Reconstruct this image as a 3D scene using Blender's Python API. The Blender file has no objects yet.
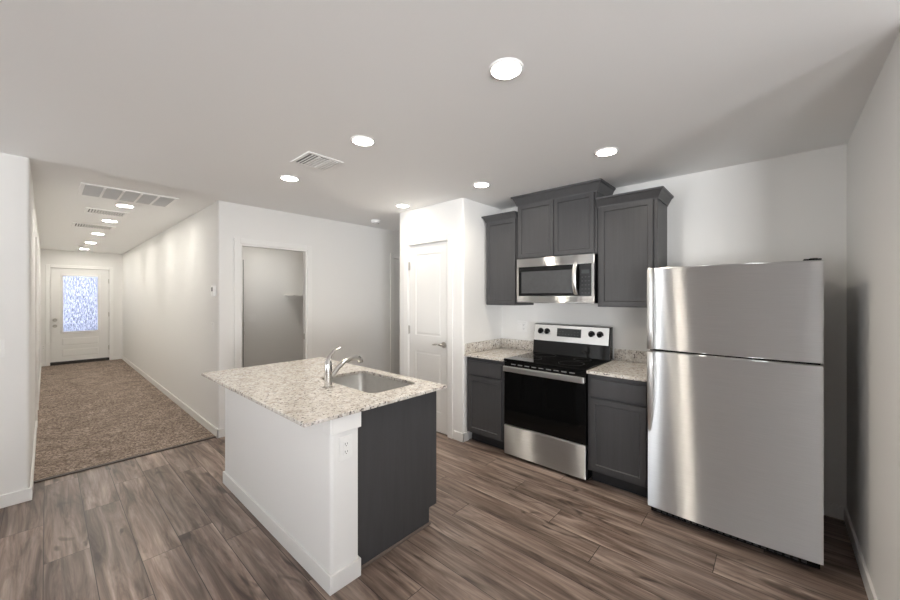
import bpy, bmesh, math, random
from mathutils import Vector, Matrix
random.seed(7)
S = bpy.context.scene
COL = S.collection
H = 2.44

# ------------------------------------------------------------------ camera, world, exposure
cam_d = bpy.data.cameras.new('camera')
cam = bpy.data.objects.new('camera', cam_d); COL.objects.link(cam)
cam.location = (0, 0, 1.4515)
cam.rotation_euler = (math.pi/2, 0, -math.radians(48.089))
cam_d.sensor_width = 36; cam_d.lens = 36*362.5/900
cam_d.shift_y = -3.34/900
cam_d.clip_start = 0.02
S.camera = cam
S.view_settings.view_transform = 'Standard'
S.view_settings.look = 'None'
S.view_settings.gamma = 1
S.view_settings.exposure = 1.93
S.view_settings.use_curve_mapping = False
S.cycles.use_denoising = True
S.cycles.max_bounces = 12
S.cycles.diffuse_bounces = 8
S.cycles.sample_clamp_indirect = 6
S.cycles.caustics_reflective = False
S.cycles.caustics_refractive = False

DAY = 1.55        # daylight outside the windows
LAMP = 12.0      # kitchen downlights
HALL = 46.0      # hall downlights
w = bpy.data.worlds.new('sky'); S.world = w; w.use_nodes = True
bg = w.node_tree.nodes['Background']
# sky above the horizon, added bright ground glow below it to lift the ceilings
wt = w.node_tree; tc = wt.nodes.new('ShaderNodeTexCoord'); sp = wt.nodes.new('ShaderNodeSeparateXYZ'); rp = wt.nodes.new('ShaderNodeValToRGB')
wt.links.new(tc.outputs['Generated'], sp.inputs[0]); wt.links.new(sp.outputs[2], rp.inputs[0]); wt.links.new(rp.outputs[0], bg.inputs[0])
rp.color_ramp.elements[0].position = 0.0; rp.color_ramp.elements[0].color = (6.0, 6.1, 6.2, 1)
rp.color_ramp.elements[1].position = 0.02; rp.color_ramp.elements[1].color = (.86, .93, 1.0, 1)
bg.inputs[1].default_value = DAY

def portal(loc, rot, sx, sy):
    d = bpy.data.lights.new('window_portal', 'AREA'); d.shape = 'RECTANGLE'; d.size = sx; d.size_y = sy
    o = bpy.data.objects.new('window_portal', d); COL.objects.link(o)
    o.location = loc; o.rotation_euler = rot
    d.cycles.is_portal = True
portal((-1.5, -4.51, 1.06), (-math.pi/2, 0, math.pi), 1.8, 2.08)
portal((-5.01, -3.3, 1.07), (math.pi/2, 0, -math.pi/2), 2.2, 2.06)

portal((-5.01, 3.525, 1.07), (math.pi/2, 0, -math.pi/2), .65, 2.06)

# ------------------------------------------------------------------ materials
def new_mat(name):
    m = bpy.data.materials.new(name); m.use_nodes = True
    nt = m.node_tree; b = nt.nodes['Principled BSDF']
    return m, nt, b
def N(nt, t, **kw):
    n = nt.nodes.new(t)
    for k, v in kw.items(): setattr(n, k, v)
    return n
def coords(nt, scale=(1, 1, 1), rot=(0, 0, 0)):
    # world position, so that texture runs on across neighbouring pieces
    g = N(nt, 'ShaderNodeNewGeometry'); mp = N(nt, 'ShaderNodeMapping')
    mp.inputs['Scale'].default_value = scale; mp.inputs['Rotation'].default_value = rot
    nt.links.new(g.outputs['Position'], mp.inputs['Vector'])
    return mp.outputs['Vector']
def noise(nt, vec, scale, detail=3, rough=.55, dist=0):
    n = N(nt, 'ShaderNodeTexNoise'); n.inputs['Scale'].default_value = scale
    n.inputs['Detail'].default_value = detail; n.inputs['Roughness'].default_value = rough
    n.inputs['Distortion'].default_value = dist
    nt.links.new(vec, n.inputs['Vector']); return n
def ramp(nt, fac, stops, interp='LINEAR'):
    r = N(nt, 'ShaderNodeValToRGB'); r.color_ramp.interpolation = interp
    while len(r.color_ramp.elements) < len(stops): r.color_ramp.elements.new(.5)
    for e, (p, c) in zip(r.color_ramp.elements, stops):
        e.position = p; e.color = (c, c, c, 1) if not hasattr(c, '__len__') else (*c, 1)
    nt.links.new(fac, r.inputs['Fac']); return r
def mixc(nt, fac, a, b, mode='MIX'):
    m = N(nt, 'ShaderNodeMix', data_type='RGBA', blend_type=mode)
    for sock, v in ((m.inputs[0], fac), (m.inputs[6], a), (m.inputs[7], b)):
        if isinstance(v, (int, float)): sock.default_value = v
        elif isinstance(v, tuple): sock.default_value = (*v, 1)
        else: nt.links.new(v, sock)
    return m.outputs[2]
def math_n(nt, op, a, b=None):
    m = N(nt, 'ShaderNodeMath', operation=op)
    for i, v in enumerate((a, b)):
        if v is None: continue
        if isinstance(v, (int, float)): m.inputs[i].default_value = v
        else: nt.links.new(v, m.inputs[i])
    return m.outputs[0]
def bump(nt, b, h, strength, dist):
    n = N(nt, 'ShaderNodeBump'); n.inputs['Strength'].default_value = strength; n.inputs['Distance'].default_value = dist
    nt.links.new(h, n.inputs['Height']); nt.links.new(n.outputs['Normal'], b.inputs['Normal'])

def m_paint(name, col, rough=.6, tex=True):
    m, nt, b = new_mat(name)
    b.inputs['Base Color'].default_value = (*col, 1); b.inputs['Roughness'].default_value = rough
    if tex:
        n = noise(nt, coords(nt), 70, 3); bump(nt, b, n.outputs['Fac'], .12, .002)
    return m
def m_simple(name, col, rough=.4, metal=0.0, var=.06, scale=30):
    m, nt, b = new_mat(name)
    n = noise(nt, coords(nt), scale, 2)
    r = ramp(nt, n.outputs['Fac'], [(.3, tuple(c*(1-var) for c in col)), (.7, tuple(min(1, c*(1+var)) for c in col))])
    nt.links.new(r.outputs['Color'], b.inputs['Base Color'])
    b.inputs['Roughness'].default_value = rough; b.inputs['Metallic'].default_value = metal
    return m
def m_emit(name, col, strength):
    m = bpy.data.materials.new(name); m.use_nodes = True; nt = m.node_tree
    b = nt.nodes['Principled BSDF']
    b.inputs['Base Color'].default_value = (.9, .9, .88, 1)
    b.inputs['Emission Color'].default_value = (*col, 1); b.inputs['Emission Strength'].default_value = strength
    n = noise(nt, coords(nt), 60, 1)
    r = ramp(nt, n.outputs['Fac'], [(0, tuple(c*.97 for c in col)), (1, col)])
    nt.links.new(r.outputs['Color'], b.inputs['Emission Color'])
    return m
def m_steel(name, col, rough=.34, aniso=.85, rot=0.0):
    """brushed metal: highlights stretch across the brushing"""
    m, nt, b = new_mat(name)
    nt.nodes.remove(b); out = nt.nodes['Material Output']
    g = N(nt, 'ShaderNodeBsdfAnisotropic'); nt.links.new(g.outputs[0], out.inputs[0])
    n = noise(nt, coords(nt, (6, 6, 260)), 1, 3, .6)
    r = ramp(nt, n.outputs['Fac'], [(.3, tuple(c*.965 for c in col)), (.7, tuple(c*1.03 for c in col))])
    nt.links.new(r.outputs['Color'], g.inputs['Color'])
    g.inputs['Roughness'].default_value = rough
    g.inputs['Anisotropy'].default_value = aniso; g.inputs['Rotation'].default_value = rot
    t = N(nt, 'ShaderNodeTangent', direction_type='RADIAL', axis='Z')
    nt.links.new(t.outputs['Tangent'], g.inputs['Tangent'])
    return m
def m_cabinet(name, col):
    m, nt, b = new_mat(name)
    n = noise(nt, coords(nt, (34, 34, 2.2)), 1, 5, .7)
    r = ramp(nt, n.outputs['Fac'], [(.25, tuple(c*.88 for c in col)), (.75, tuple(c*1.10 for c in col))])
    nt.links.new(r.outputs['Color'], b.inputs['Base Color'])
    b.inputs['Roughness'].default_value = .36; b.inputs['Specular IOR Level'].default_value = .3
    bump(nt, b, n.outputs['Fac'], .05, .001)
    return m
def m_granite():
    m, nt, b = new_mat('speckled_granite')
    v = coords(nt)
    n1 = noise(nt, v, 22, 4, .6)
    base = ramp(nt, n1.outputs['Fac'], [(.32, (.52, .475, .42)), (.5, (.64, .60, .545)), (.68, (.76, .735, .70))])
    n2 = noise(nt, v, 48, 3, .6)
    pale = ramp(nt, n2.outputs['Fac'], [(.54, 0.0), (.64, .65)])
    c = mixc(nt, pale.outputs['Color'], base.outputs['Color'], (.84, .82, .79))
    n5 = noise(nt, v, 40, 3, .65)
    tan = ramp(nt, n5.outputs['Fac'], [(.56, 0.0), (.63, .75)])
    c = mixc(nt, tan.outputs['Color'], c, (.36, .305, .26))
    n3 = noise(nt, v, 66, 2, .55)
    dk = ramp(nt, n3.outputs['Fac'], [(.605, 0.0), (.64, .95)])
    c = mixc(nt, dk.outputs['Color'], c, (.10, .088, .08))
    nt.links.new(c, b.inputs['Base Color'])
    b.inputs['Roughness'].default_value = .13
    return m
def m_planks():
    m, nt, b = new_mat('plank_flooring')
    PW, PL = .181, 1.22
    g = N(nt, 'ShaderNodeNewGeometry'); sx = N(nt, 'ShaderNodeSeparateXYZ'); nt.links.new(g.outputs['Position'], sx.inputs[0])
    u = math_n(nt, 'DIVIDE', math_n(nt, 'ADD', sx.outputs[0], .01), PW)
    row = math_n(nt, 'FLOOR', u); fu = math_n(nt, 'FRACT', u)
    wn = N(nt, 'ShaderNodeTexWhiteNoise', noise_dimensions='1D'); nt.links.new(row, wn.inputs['W'])
    vv = math_n(nt, 'ADD', math_n(nt, 'DIVIDE', sx.outputs[1], PL), wn.outputs['Value'])
    pl = math_n(nt, 'FLOOR', vv); fv = math_n(nt, 'FRACT', vv)
    cb = N(nt, 'ShaderNodeCombineXYZ'); nt.links.new(row, cb.inputs[0]); nt.links.new(pl, cb.inputs[1])
    wid = N(nt, 'ShaderNodeTexWhiteNoise', noise_dimensions='3D'); nt.links.new(cb.outputs[0], wid.inputs['Vector'])
    # per plank offset of the grain
    off = N(nt, 'ShaderNodeVectorMath', operation='SCALE'); nt.links.new(wid.outputs['Color'], off.inputs[0]); off.inputs['Scale'].default_value = 37
    add = N(nt, 'ShaderNodeVectorMath', operation='ADD'); nt.links.new(g.outputs['Position'], add.inputs[0]); nt.links.new(off.outputs[0], add.inputs[1])
    def stretched(s):
        mp = N(nt, 'ShaderNodeMapping'); mp.inputs['Scale'].default_value = s
        nt.links.new(add.outputs[0], mp.inputs['Vector']); return mp.outputs['Vector']
    n1 = noise(nt, stretched((16, 1.5, 1)), 1, 5, .62, .8)
    n2 = noise(nt, stretched((70, 2.2, 1)), 1, 3, .6)
    n3 = noise(nt, stretched((5, 1.2, 1)), 1, 3, .5, .4)
    n4 = noise(nt, stretched((9, 2.6, 1)), 1, 2, .5, 1.2)
    c = ramp(nt, n1.outputs['Fac'], [(.30, (.070, .046, .036)), (.43, (.185, .135, .112)), (.55, (.295, .23, .195)), (.72, (.46, .375, .325))])
    tone = ramp(nt, wid.outputs['Value'], [(0, (.80, .765, .74)), (.5, (.97, .945, .93)), (1, (1.12, 1.08, 1.05))])
    c2 = mixc(nt, 1.0, c.outputs['Color'], tone.outputs['Color'], 'MULTIPLY')
    fine = ramp(nt, n2.outputs['Fac'], [(.3, .74), (.7, 1.24)])
    c3 = mixc(nt, 1.0, c2, fine.outputs['Color'], 'MULTIPLY')
    wide = ramp(nt, n3.outputs['Fac'], [(.3, .70), (.7, 1.22)])
    c4 = mixc(nt, 1.0, c3, wide.outputs['Color'], 'MULTIPLY')
    knot = ramp(nt, n4.outputs['Fac'], [(.63, 0.0), (.72, .8)])
    c4 = mixc(nt, knot.outputs['Color'], c4, (.045, .030, .024))
    # seams
    eu = math_n(nt, 'MULTIPLY', math_n(nt, 'MINIMUM', fu, math_n(nt, 'SUBTRACT', 1, fu)), PW)
    ev = math_n(nt, 'MULTIPLY', math_n(nt, 'MINIMUM', fv, math_n(nt, 'SUBTRACT', 1, fv)), PL)
    e = math_n(nt, 'MINIMUM', eu, ev)
    seam = ramp(nt, math_n(nt, 'MULTIPLY', e, 100), [(.10, 0.0), (.22, 1.0)])
    col = mixc(nt, seam.outputs['Color'], (.03, .022, .018), c4)
    nt.links.new(col, b.inputs['Base Color'])
    b.inputs['Roughness'].default_value = .42
    bump(nt, b, seam.outputs['Color'], .3, .002)
    return m
def m_carpet():
    m, nt, b = new_mat('carpet_pile')
    v = coords(nt)
    a = noise(nt, v, 62, 4, .75); c = noise(nt, v, 5, 3, .6, .6)
    r1 = ramp(nt, a.outputs['Fac'], [(.36, (.10, .072, .057)), (.5, (.30, .235, .195)), (.64, (.58, .48, .41))])
    r2 = ramp(nt, c.outputs['Fac'], [(.3, .72), (.7, 1.15)])
    nt.links.new(mixc(nt, 1.0, r1.outputs['Color'], r2.outputs['Color'], 'MULTIPLY'), b.inputs['Base Color'])
    b.inputs['Roughness'].default_value = .95; b.inputs['Specular IOR Level'].default_value = .1
    bump(nt, b, a.outputs['Fac'], .8, .006)
    return m
def m_rain_glass():
    m, nt, b = new_mat('rain_glass')
    b.inputs['Transmission Weight'].default_value = 1; b.inputs['Roughness'].default_value = .25
    b.inputs['IOR'].default_value = 1.3
    n = noise(nt, coords(nt, (1, 1, .25)), 60, 3, .6, .5)
    r = ramp(nt, n.outputs['Fac'], [(.40, (.085, .10, .155)), (.60, (.27, .295, .40))])
    nt.links.new(r.outputs['Color'], b.inputs['Base Color'])
    bump(nt, b, n.outputs['Fac'], .5, .01)
    return m
def m_clear_glass():
    m = bpy.data.materials.new('window_glass'); m.use_nodes = True; nt = m.node_tree
    nt.nodes.clear()
    o = N(nt, 'ShaderNodeOutputMaterial'); t = N(nt, 'ShaderNodeBsdfTransparent'); g = N(nt, 'ShaderNodeBsdfGlossy')
    g.inputs['Roughness'].default_value = .02; mx = N(nt, 'ShaderNodeMixShader'); f = N(nt, 'ShaderNodeFresnel'); f.inputs[0].default_value = 1.45
    nt.links.new(f.outputs[0], mx.inputs[0]); nt.links.new(t.outputs[0], mx.inputs[1]); nt.links.new(g.outputs[0], mx.inputs[2])
    nt.links.new(mx.outputs[0], o.inputs[0]); return m

M = dict(
    wall=m_paint('wall_paint', (.81, .804, .788), .7),
    ceil=m_paint('ceiling_paint', (.885, .885, .88), .8),
    trim=m_paint('trim_paint', (.84, .835, .82), .35, False),
    door=m_paint('door_paint', (.80, .795, .78), .35, False),
    floor=m_planks(), carpet=m_carpet(), granite=m_granite(),
    cab=m_cabinet('charcoal_stain', (.063, .0625, .065)),
    kick=m_simple('toe_kick', (.02, .02, .022), .6),
    shoe=m_simple('brown_moulding', (.16, .125, .105), .5),
    steel=m_steel('brushed_steel', (.80, .805, .81)),
    satin=m_simple('satin_steel', (.72, .72, .71), .34, 1.0, .02),
    sink=m_simple('sink_steel', (.70, .69, .67), .34, 1.0, .03),
    chrome=m_simple('polished_nickel', (.66, .65, .63), .12, 1.0, .03),
    nickel=m_simple('satin_nickel', (.52, .50, .47), .3, 1.0, .04),
    black=m_simple('black_plastic', (.008, .008, .009), .25),
    blackglass=m_simple('black_glass', (.004, .004, .004), .06),
    micglass=m_simple('microwave_window', (.055, .056, .058), .18),
    grey=m_simple('grey_marking', (.20, .20, .20), .5), dim=m_simple('dim_marking', (.035, .035, .036), .4),
    display=m_simple('dark_display', (.03, .034, .034), .2, 0, .3, 300),
    plate=m_simple('white_plastic', (.90, .895, .885), .4, 0, .02),
    cover=m_simple('switch_plastic', (.83, .825, .81), .4, 0, .02),
    slot=m_simple('dark_slot', (.05, .05, .05), .6),
    ventback=m_simple('duct_shade', (.16, .16, .16), .8),  # grey backing sheets paint the shade inside the ducts
    louver=m_simple('grille_white', (.58, .58, .58), .5, 0, .02),
    lamp=m_emit('lamp_lens', (1.0, .94, .84), LAMP), hlamp=m_emit('hall_lamp_lens', (1.0, .955, .87), HALL),
    llamp=m_emit('laundry_lamp_lens', (1.0, .94, .85), 30),
    rain=m_rain_glass(), glass=m_clear_glass(),
    strip=m_simple('dark_brown_strip', (.055, .040, .033), .5),
    threshold=m_simple('dark_threshold', (.02, .017, .015), .5),
)

for k in ('black', 'blackglass'): M[k].node_tree.nodes['Principled BSDF'].inputs['Specular IOR Level'].default_value = .28

# ------------------------------------------------------------------ mesh builder
class MB:
    def __init__(self): self.bm = bmesh.new()
    def box(self, x0, x1, y0, y1, z0, z1, bev=0, seg=2):
        x0, x1 = sorted((x0, x1)); y0, y1 = sorted((y0, y1)); z0, z1 = sorted((z0, z1))
        r = bmesh.ops.create_cube(self.bm, size=1)
        for v in r['verts']:
            v.co = Vector(((x0+x1)/2+v.co.x*(x1-x0), (y0+y1)/2+v.co.y*(y1-y0), (z0+z1)/2+v.co.z*(z1-z0)))
        if bev:
            es = list({e for v in r['verts'] for e in v.link_edges})
            bmesh.ops.bevel(self.bm, geom=es, offset=bev, segments=seg, affect='EDGES', profile=.5)
        return self
    def vround(self, x0, x1, y0, y1, z0, z1, corners, rad=.02, seg=5):
        """box whose named vertical edges (list of (x,y)) are rounded"""
        r = bmesh.ops.create_cube(self.bm, size=1)
        for v in r['verts']:
            v.co = Vector(((x0+x1)/2+v.co.x*(x1-x0), (y0+y1)/2+v.co.y*(y1-y0), (z0+z1)/2+v.co.z*(z1-z0)))
        es = []
        for e in {e for v in r['verts'] for e in v.link_edges}:
            a, b = e.verts
            if abs(a.co.z-b.co.z) > 1e-4:
                for (cx, cy) in corners:
                    if abs(a.co.x-cx) < 1e-3 and abs(a.co.y-cy) < 1e-3: es.append(e)
        if es: bmesh.ops.bevel(self.bm, geom=es, offset=rad, segments=seg, affect='EDGES', profile=.5)
        return self
    def panel(self, x0, x1, y0, y1, z0, z1, normal, rail, step=.007, depth=.008, bev=.0015):
        """shaker front: box with the face along `normal` inset"""
        x0, x1 = sorted((x0, x1)); y0, y1 = sorted((y0, y1))
        r = bmesh.ops.create_cube(self.bm, size=1)
        for v in r['verts']:
            v.co = Vector(((x0+x1)/2+v.co.x*(x1-x0), (y0+y1)/2+v.co.y*(y1-y0), (z0+z1)/2+v.co.z*(z1-z0)))
        fs = {f for v in r['verts'] for f in v.link_faces}
        n = Vector(normal)
        for f in fs: f.normal_update()
        f = max(fs, key=lambda q: q.normal.dot(n))
        es = list(f.edges)
        if bev:
            bmesh.ops.bevel(self.bm, geom=es, offset=bev, segments=2, affect='EDGES')
        self.bm.faces.ensure_lookup_table()
        c = Vector((x0 if n.x < 0 else x1, y0 if n.y < 0 else y1, 0))
        best = None
        for q in self.bm.faces:
            q.normal_update()
            if q.normal.dot(n) > .99:
                cc = q.calc_center_median()
                d = abs((cc-Vector(((x0+x1)/2, (y0+y1)/2, (z0+z1)/2))).dot(n))
                inside = x0-.001 <= cc.x <= x1+.001 and y0-.001 <= cc.y <= y1+.001 and z0 <= cc.z <= z1
                if inside and (best is None or q.calc_area() > best.calc_area()): best = q
        bmesh.ops.inset_individual(self.bm, faces=[best], thickness=rail, depth=0)
        bmesh.ops.inset_individual(self.bm, faces=[best], thickness=step, depth=-depth)
        return self
    def cyl(self, p0, p1, r0, r1=None, seg=24):
        r1 = r0 if r1 is None else r1
        p0, p1 = Vector(p0), Vector(p1); d = p1-p0
        m = Matrix.Translation((p0+p1)/2) @ d.to_track_quat('Z', 'Y').to_matrix().to_4x4()
        bmesh.ops.create_cone(self.bm, cap_ends=True, segments=seg, radius1=r0, radius2=r1, depth=d.length, matrix=m)
        return self
    def lathe(self, prof, center, seg=32):
        rings = []
        for (r, z) in prof:
            if r < 1e-5: rings.append([self.bm.verts.new((center[0], center[1], center[2]+z))])
            else: rings.append([self.bm.verts.new((center[0]+r*math.cos(2*math.pi*i/seg), center[1]+r*math.sin(2*math.pi*i/seg), center[2]+z)) for i in range(seg)])
        for a, b in zip(rings, rings[1:]):
            for i in range(seg):
                j = (i+1) % seg
                if len(a) == 1 and len(b) == 1: continue
                if len(a) == 1: self.bm.faces.new((a[0], b[i], b[j]))
                elif len(b) == 1: self.bm.faces.new((a[i], a[j], b[0]))
                else: self.bm.faces.new((a[i], a[j], b[j], b[i]))
        return self
    def tube(self, pts, radii, seg=14, flat=None):
        """swept tube; flat=(a,b) scales the section"""
        pts = [Vector(p) for p in pts]; rings = []
        up = Vector((0, 1, 0))
        for i, p in enumerate(pts):
            t = (pts[min(i+1, len(pts)-1)]-pts[max(i-1, 0)]).normalized()
            s = up - t*up.dot(t)
            s = s.normalized() if s.length > 1e-4 else Vector((1, 0, 0))
            q = t.cross(s).normalized()
            fa, fb = flat[i] if flat else (1, 1)
            rings.append([self.bm.verts.new(p + radii[i]*(fa*s*math.cos(2*math.pi*k/seg)+fb*q*math.sin(2*math.pi*k/seg))) for k in range(seg)])
        for a, b in zip(rings, rings[1:]):
            for k in range(seg): self.bm.faces.new((a[k], a[(k+1) % seg], b[(k+1) % seg], b[k]))
        self.bm.faces.new(rings[0]); self.bm.faces.new(list(reversed(rings[-1])))
        return self
    def loft(self, loops, closed=True, caps=True):
        R = [[self.bm.verts.new(p) for p in lp] for lp in loops]
        n = len(R[0])
        for a, b in zip(R, R[1:]):
            for k in range(n if closed else n-1):
                self.bm.faces.new((a[k], a[(k+1) % n], b[(k+1) % n], b[k]))
        if caps: self.bm.faces.new(R[0]); self.bm.faces.new(list(reversed(R[-1])))
        return self
    def build(self, name, mat, parent=None, smooth=None):
        bmesh.ops.recalc_face_normals(self.bm, faces=self.bm.faces[:])
        base = Vector((0, 0, 0)); p = parent
        while p is not None: base += p.location; p = p.parent
        if parent is None:
            cs = [v.co for v in self.bm.verts]
            lo = [min(c[i] for c in cs) for i in range(3)]; hi = [max(c[i] for c in cs) for i in range(3)]
            base = Vector(((lo[0]+hi[0])/2, (lo[1]+hi[1])/2, lo[2]))
        for v in self.bm.verts: v.co -= base
        me = bpy.data.meshes.new(name); self.bm.to_mesh(me); self.bm.free()
        me.materials.append(mat)
        if smooth:
            for f in me.polygons: f.use_smooth = True
            me.set_sharp_from_angle(angle=math.radians(smooth))
        o = bpy.data.objects.new(name, me); COL.objects.link(o)
        if parent is None: o.location = base
        else: o.parent = parent
        return o
def tag(o, label, cat, group=None):
    o['label'] = label; o['category'] = cat
    if group: o['group'] = group
    return o
def thing(name, loc, label=None, cat=None, group=None):
    o = bpy.data.objects.new(name, None); COL.objects.link(o); o.location = loc; o.empty_display_size = .1
    if label: tag(o, label, cat, group)
    return o
def struct(o): o['kind'] = 'structure'; return o
def dup(root, loc, label, group=None):
    r = root.copy(); COL.objects.link(r); r.location = loc; r['label'] = label
    if group: r['group'] = group
    for ch in list(root.children):
        c = ch.copy(); COL.objects.link(c); c.parent = r
        for g in ch.children:
            d = g.copy(); COL.objects.link(d); d.parent = c
    return r

# ------------------------------------------------------------------ setting
T = .12
XK, YR, XP, YP0, YP1, YD, XH, YE, XL, YL = 3.465, -.344, 2.783, 2.32, 3.307, 4.26, 1.183, 11.29, -.079, 3.96
struct(MB().box(-5.12, 4.72, -4.62, 11.41, -.1, 0).build('floor', M['floor']))
struct(MB().box(-5.12, 4.72, -4.62, 11.41, H, H+.1).build('ceiling', M['ceil']))
o = struct(MB().box(XL, XH, 4.325, YE, .0005, .008).build('floor_hall', M['carpet']))
struct(MB().box(XL, XH, 4.285, 4.325, .0005, .009, .003).build('trim_1', M['strip']))
struct(MB().box(-5, XL-T, YL, YL+T, 0, H).build('wall_left', M['wall']))
struct(MB().vround(XL-T, XL, YL, YE, 0, H, [(XL, YL)]).build('wall_hall_left', M['wall'], smooth=40))
struct(MB().vround(XH, XH+T, YD, YE, 0, H, [(XH, YD)]).build('wall_hall_right', M['wall'], smooth=40))
DX0, DX1, DZ = 1.390, 2.122, 2.012       # laundry doorway
SX0, SX1 = 3.47, 4.22                    # door beyond the pantry
TD = .06
wd = MB().box(XH+T, DX0, YD, YD+TD, 0, H).box(DX1, SX0, YD, YD+TD, 0, H).box(SX1, 4.6, YD, YD+TD, 0, H)
wd.box(DX0, DX1, YD, YD+TD, DZ, H).box(SX0, SX1, YD, YD+TD, 2.04, H)
struct(wd.build('wall_doorway', M['wall']))
struct(MB().box(XH+T, 3.5, 6.27, 6.39, 0, H).build('wall_laundry_back', M['wall']))
struct(MB().box(3.26, 3.38, YD+TD, 6.27, 0, H).build('wall_laundry_right', M['wall']))
struct(MB().box(4.6, 4.72, YP1-T, YD+T, 0, H).build('wall_passage', M['wall']))
PD0, PD1, PDZ = 2.526, 3.130, 2.035      # pantry door opening
wp = MB().vround(XP, XP+T, YP0, PD0, 0, H, [(XP, YP0)]).vround(XP, XP+T, PD1, YP1, 0, H, [(XP, YP1)]).box(XP, XP+T, PD0, PD1, PDZ, H)
struct(wp.build('wall_pantry', M['wall'], smooth=40))
struct(MB().box(XP+T, XK, YP0, YP0+T, 0, H).build('wall_pantry_side', M['wall']))
struct(MB().box(XP+T, 4.6, YP1-T, YP1, 0, H).build('wall_pantry_back', M['wall']))
struct(MB().box(XK, XK+T, YR-T, YP1-T, 0, H).build('wall_kitchen', M['wall']))
struct(MB().box(2.06, XK, YR-T, YR, 0, H).build('wall_right', M['wall']))
struct(MB().box(2.06, 2.18, -4.62, YR-T, 0, H).build('wall_living_right', M['wall']))
wb = MB().box(-5.12, -2.4, -4.62, -4.5, 0, H).box(-.6, 2.06, -4.62, -4.5, 0, H)
wb.box(-2.4, -.6, -4.62, -4.5, 2.1, H)
struct(wb.build('wall_back', M['wall']))
ww = MB().box(-5.12, -5, -4.5, -4.4, 0, H).box(-5.12, -5, -2.2, 3.20, 0, H).box(-5.12, -5, 3.85, YL+T, 0, H).box(-5.12, -5, 3.20, 3.85, 2.1, H).box(-5.12, -5, -4.4, -2.2, 2.1, H)
struct(ww.build('wall_living_left', M['wall']))
EX0, EX1, EZ = .060, .956, 2.055
we = MB().box(XL-T, EX0, YE, YE+T, 0, H).box(EX1, XH+T, YE, YE+T, 0, H).box(EX0, EX1, YE, YE+T, EZ, H)
struct(we.build('wall_entry', M['wall']))

# unseen porch added outside the entry to dim daylight in the glass
struct(MB().box(-1.6, 2.6, YE+T, 14.2, 2.5, 2.6).build('ceiling_added_porch', M['wall']))
struct(MB().box(-1.6, 2.6, 13.6, 13.72, -.1, 2.5).build('wall_added_porch', M['wall']))
struct(MB().box(2.5, 2.6, YE+T, 13.6, -.1, 2.5).build('wall_added_porch_side', M['wall']))
struct(MB().box(-1.6, 2.6, 11.41, 13.6, -.1, -.001).build('floor_added_porch', M['threshold']))
# unseen windows added behind the camera to let daylight in
def window_y(n, x0, x1, z0, z1, y, mull):
    f = MB(); b = .05
    f.box(x0, x0+b, y-.09, y-.02, z0, z1).box(x1-b, x1, y-.09, y-.02, z0, z1).box(x0+b, x1-b, y-.09, y-.02, z0, z0+b).box(x0+b, x1-b, y-.09, y-.02, z1-b, z1)
    for mx in mull: f.box(mx-.03, mx+.03, y-.09, y-.02, z0+b, z1-b)
    o = struct(f.build('window_%d' % n, M['trim']))
    MB().box(x0+b, x1-b, y-.058, y-.052, z0+b, z1-b).build('pane', M['glass'], o)
window_y(1, -2.4, -.6, .02, 2.1, -4.5, [-1.5])
def window_x(n, y0, y1, z0, z1, mull):
    f = MB()
    f.box(-5.1, -5.03, y0, y0+.05, z0, z1).box(-5.1, -5.03, y1-.05, y1, z0, z1).box(-5.1, -5.03, y0+.05, y1-.05, z0, z0+.05).box(-5.1, -5.03, y0+.05, y1-.05, z1-.05, z1)
    for my in mull: f.box(-5.1, -5.03, my-.03, my+.03, z0+.05, z1-.05)
    o = struct(f.build('window_%d' % n, M['trim']))
    MB().box(-5.068, -5.062, y0+.05, y1-.05, z0+.05, z1-.05).build('pane', M['glass'], o)
window_x(3, -4.4, -2.2, .02, 2.1, [-3.3])
window_x(2, 3.20, 3.85, .02, 2.1, [])  # narrow window added to brighten the kitchen wall

# baseboards
BH, BT = .088, .013
def base(name, *boxes):
    m = MB()
    for bx in boxes: m.box(*bx, 0.0, BH, .003)
    struct(m.build(name, M['trim']))
base('baseboard_left', (-5, XL+BT, YL-BT, YL), (XL, XL+BT, YL-BT+.001, 6.05), (XL, XL+BT, 7.05, YE-BT))
base('baseboard_hall_right', (XH-BT, XH, YD-BT, YE-BT), (XH-BT, DX0-.07, YD-BT, YD))
base('baseboard_doorway', (DX1+.07, SX0-.075, YD-BT, YD))
base('baseboard_pantry', (XP-BT, XP, YP0-BT, PD0-.085), (XP-BT, XP+.075, YP0-BT, YP0), (XP-BT, XP, PD1+.085, YP1))
base('baseboard_right', (2.06, XK, YR, YR+BT))
base('baseboard_kitchen', (XK-BT, XK, YR+BT, .62))
base('baseboard_entry', (XL+BT, EX0-.07, YE-BT, YE), (EX1+.07, XH-BT, YE-BT, YE))
base('baseboard_laundry', (XH+T+.80, 3.26, 6.27-BT, 6.27))

# casings
def casing_y(name, x0, x1, zt, y, wdt=.065, jamb=None, th=.016):
    m = MB()
    m.box(x0-wdt, x0-.006, y-th, y, 0, zt+wdt, .004).box(x1+.006, x1+wdt, y-th, y, 0, zt+wdt, .004).box(x0-.006, x1+.006, y-th, y, zt+.006, zt+wdt, .004)
    if jamb:
        m.box(x0-.006, x0+.012, y-.004, y+jamb, 0, zt+.006).box(x1-.012, x1+.006, y-.004, y+jamb, 0, zt+.006).box(x0+.012, x1-.012, y-.004, y+jamb, zt-.012, zt+.006)
    return struct(m.build(name, M['trim']))
def casing_x(name, y0, y1, zt, x, sgn=-1, wdt=.072, th=.016):
    m = MB(); a, b_ = sorted((x, x+sgn*th))
    m.box(a, b_, y0-wdt, y0-.004, 0, zt+wdt, .004).box(a, b_, y1+.004, y1+wdt, 0, zt+wdt, .004).box(a, b_, y0-.004, y1+.004, zt+.004, zt+wdt, .004)
    return struct(m.build(name, M['trim']))
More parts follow.
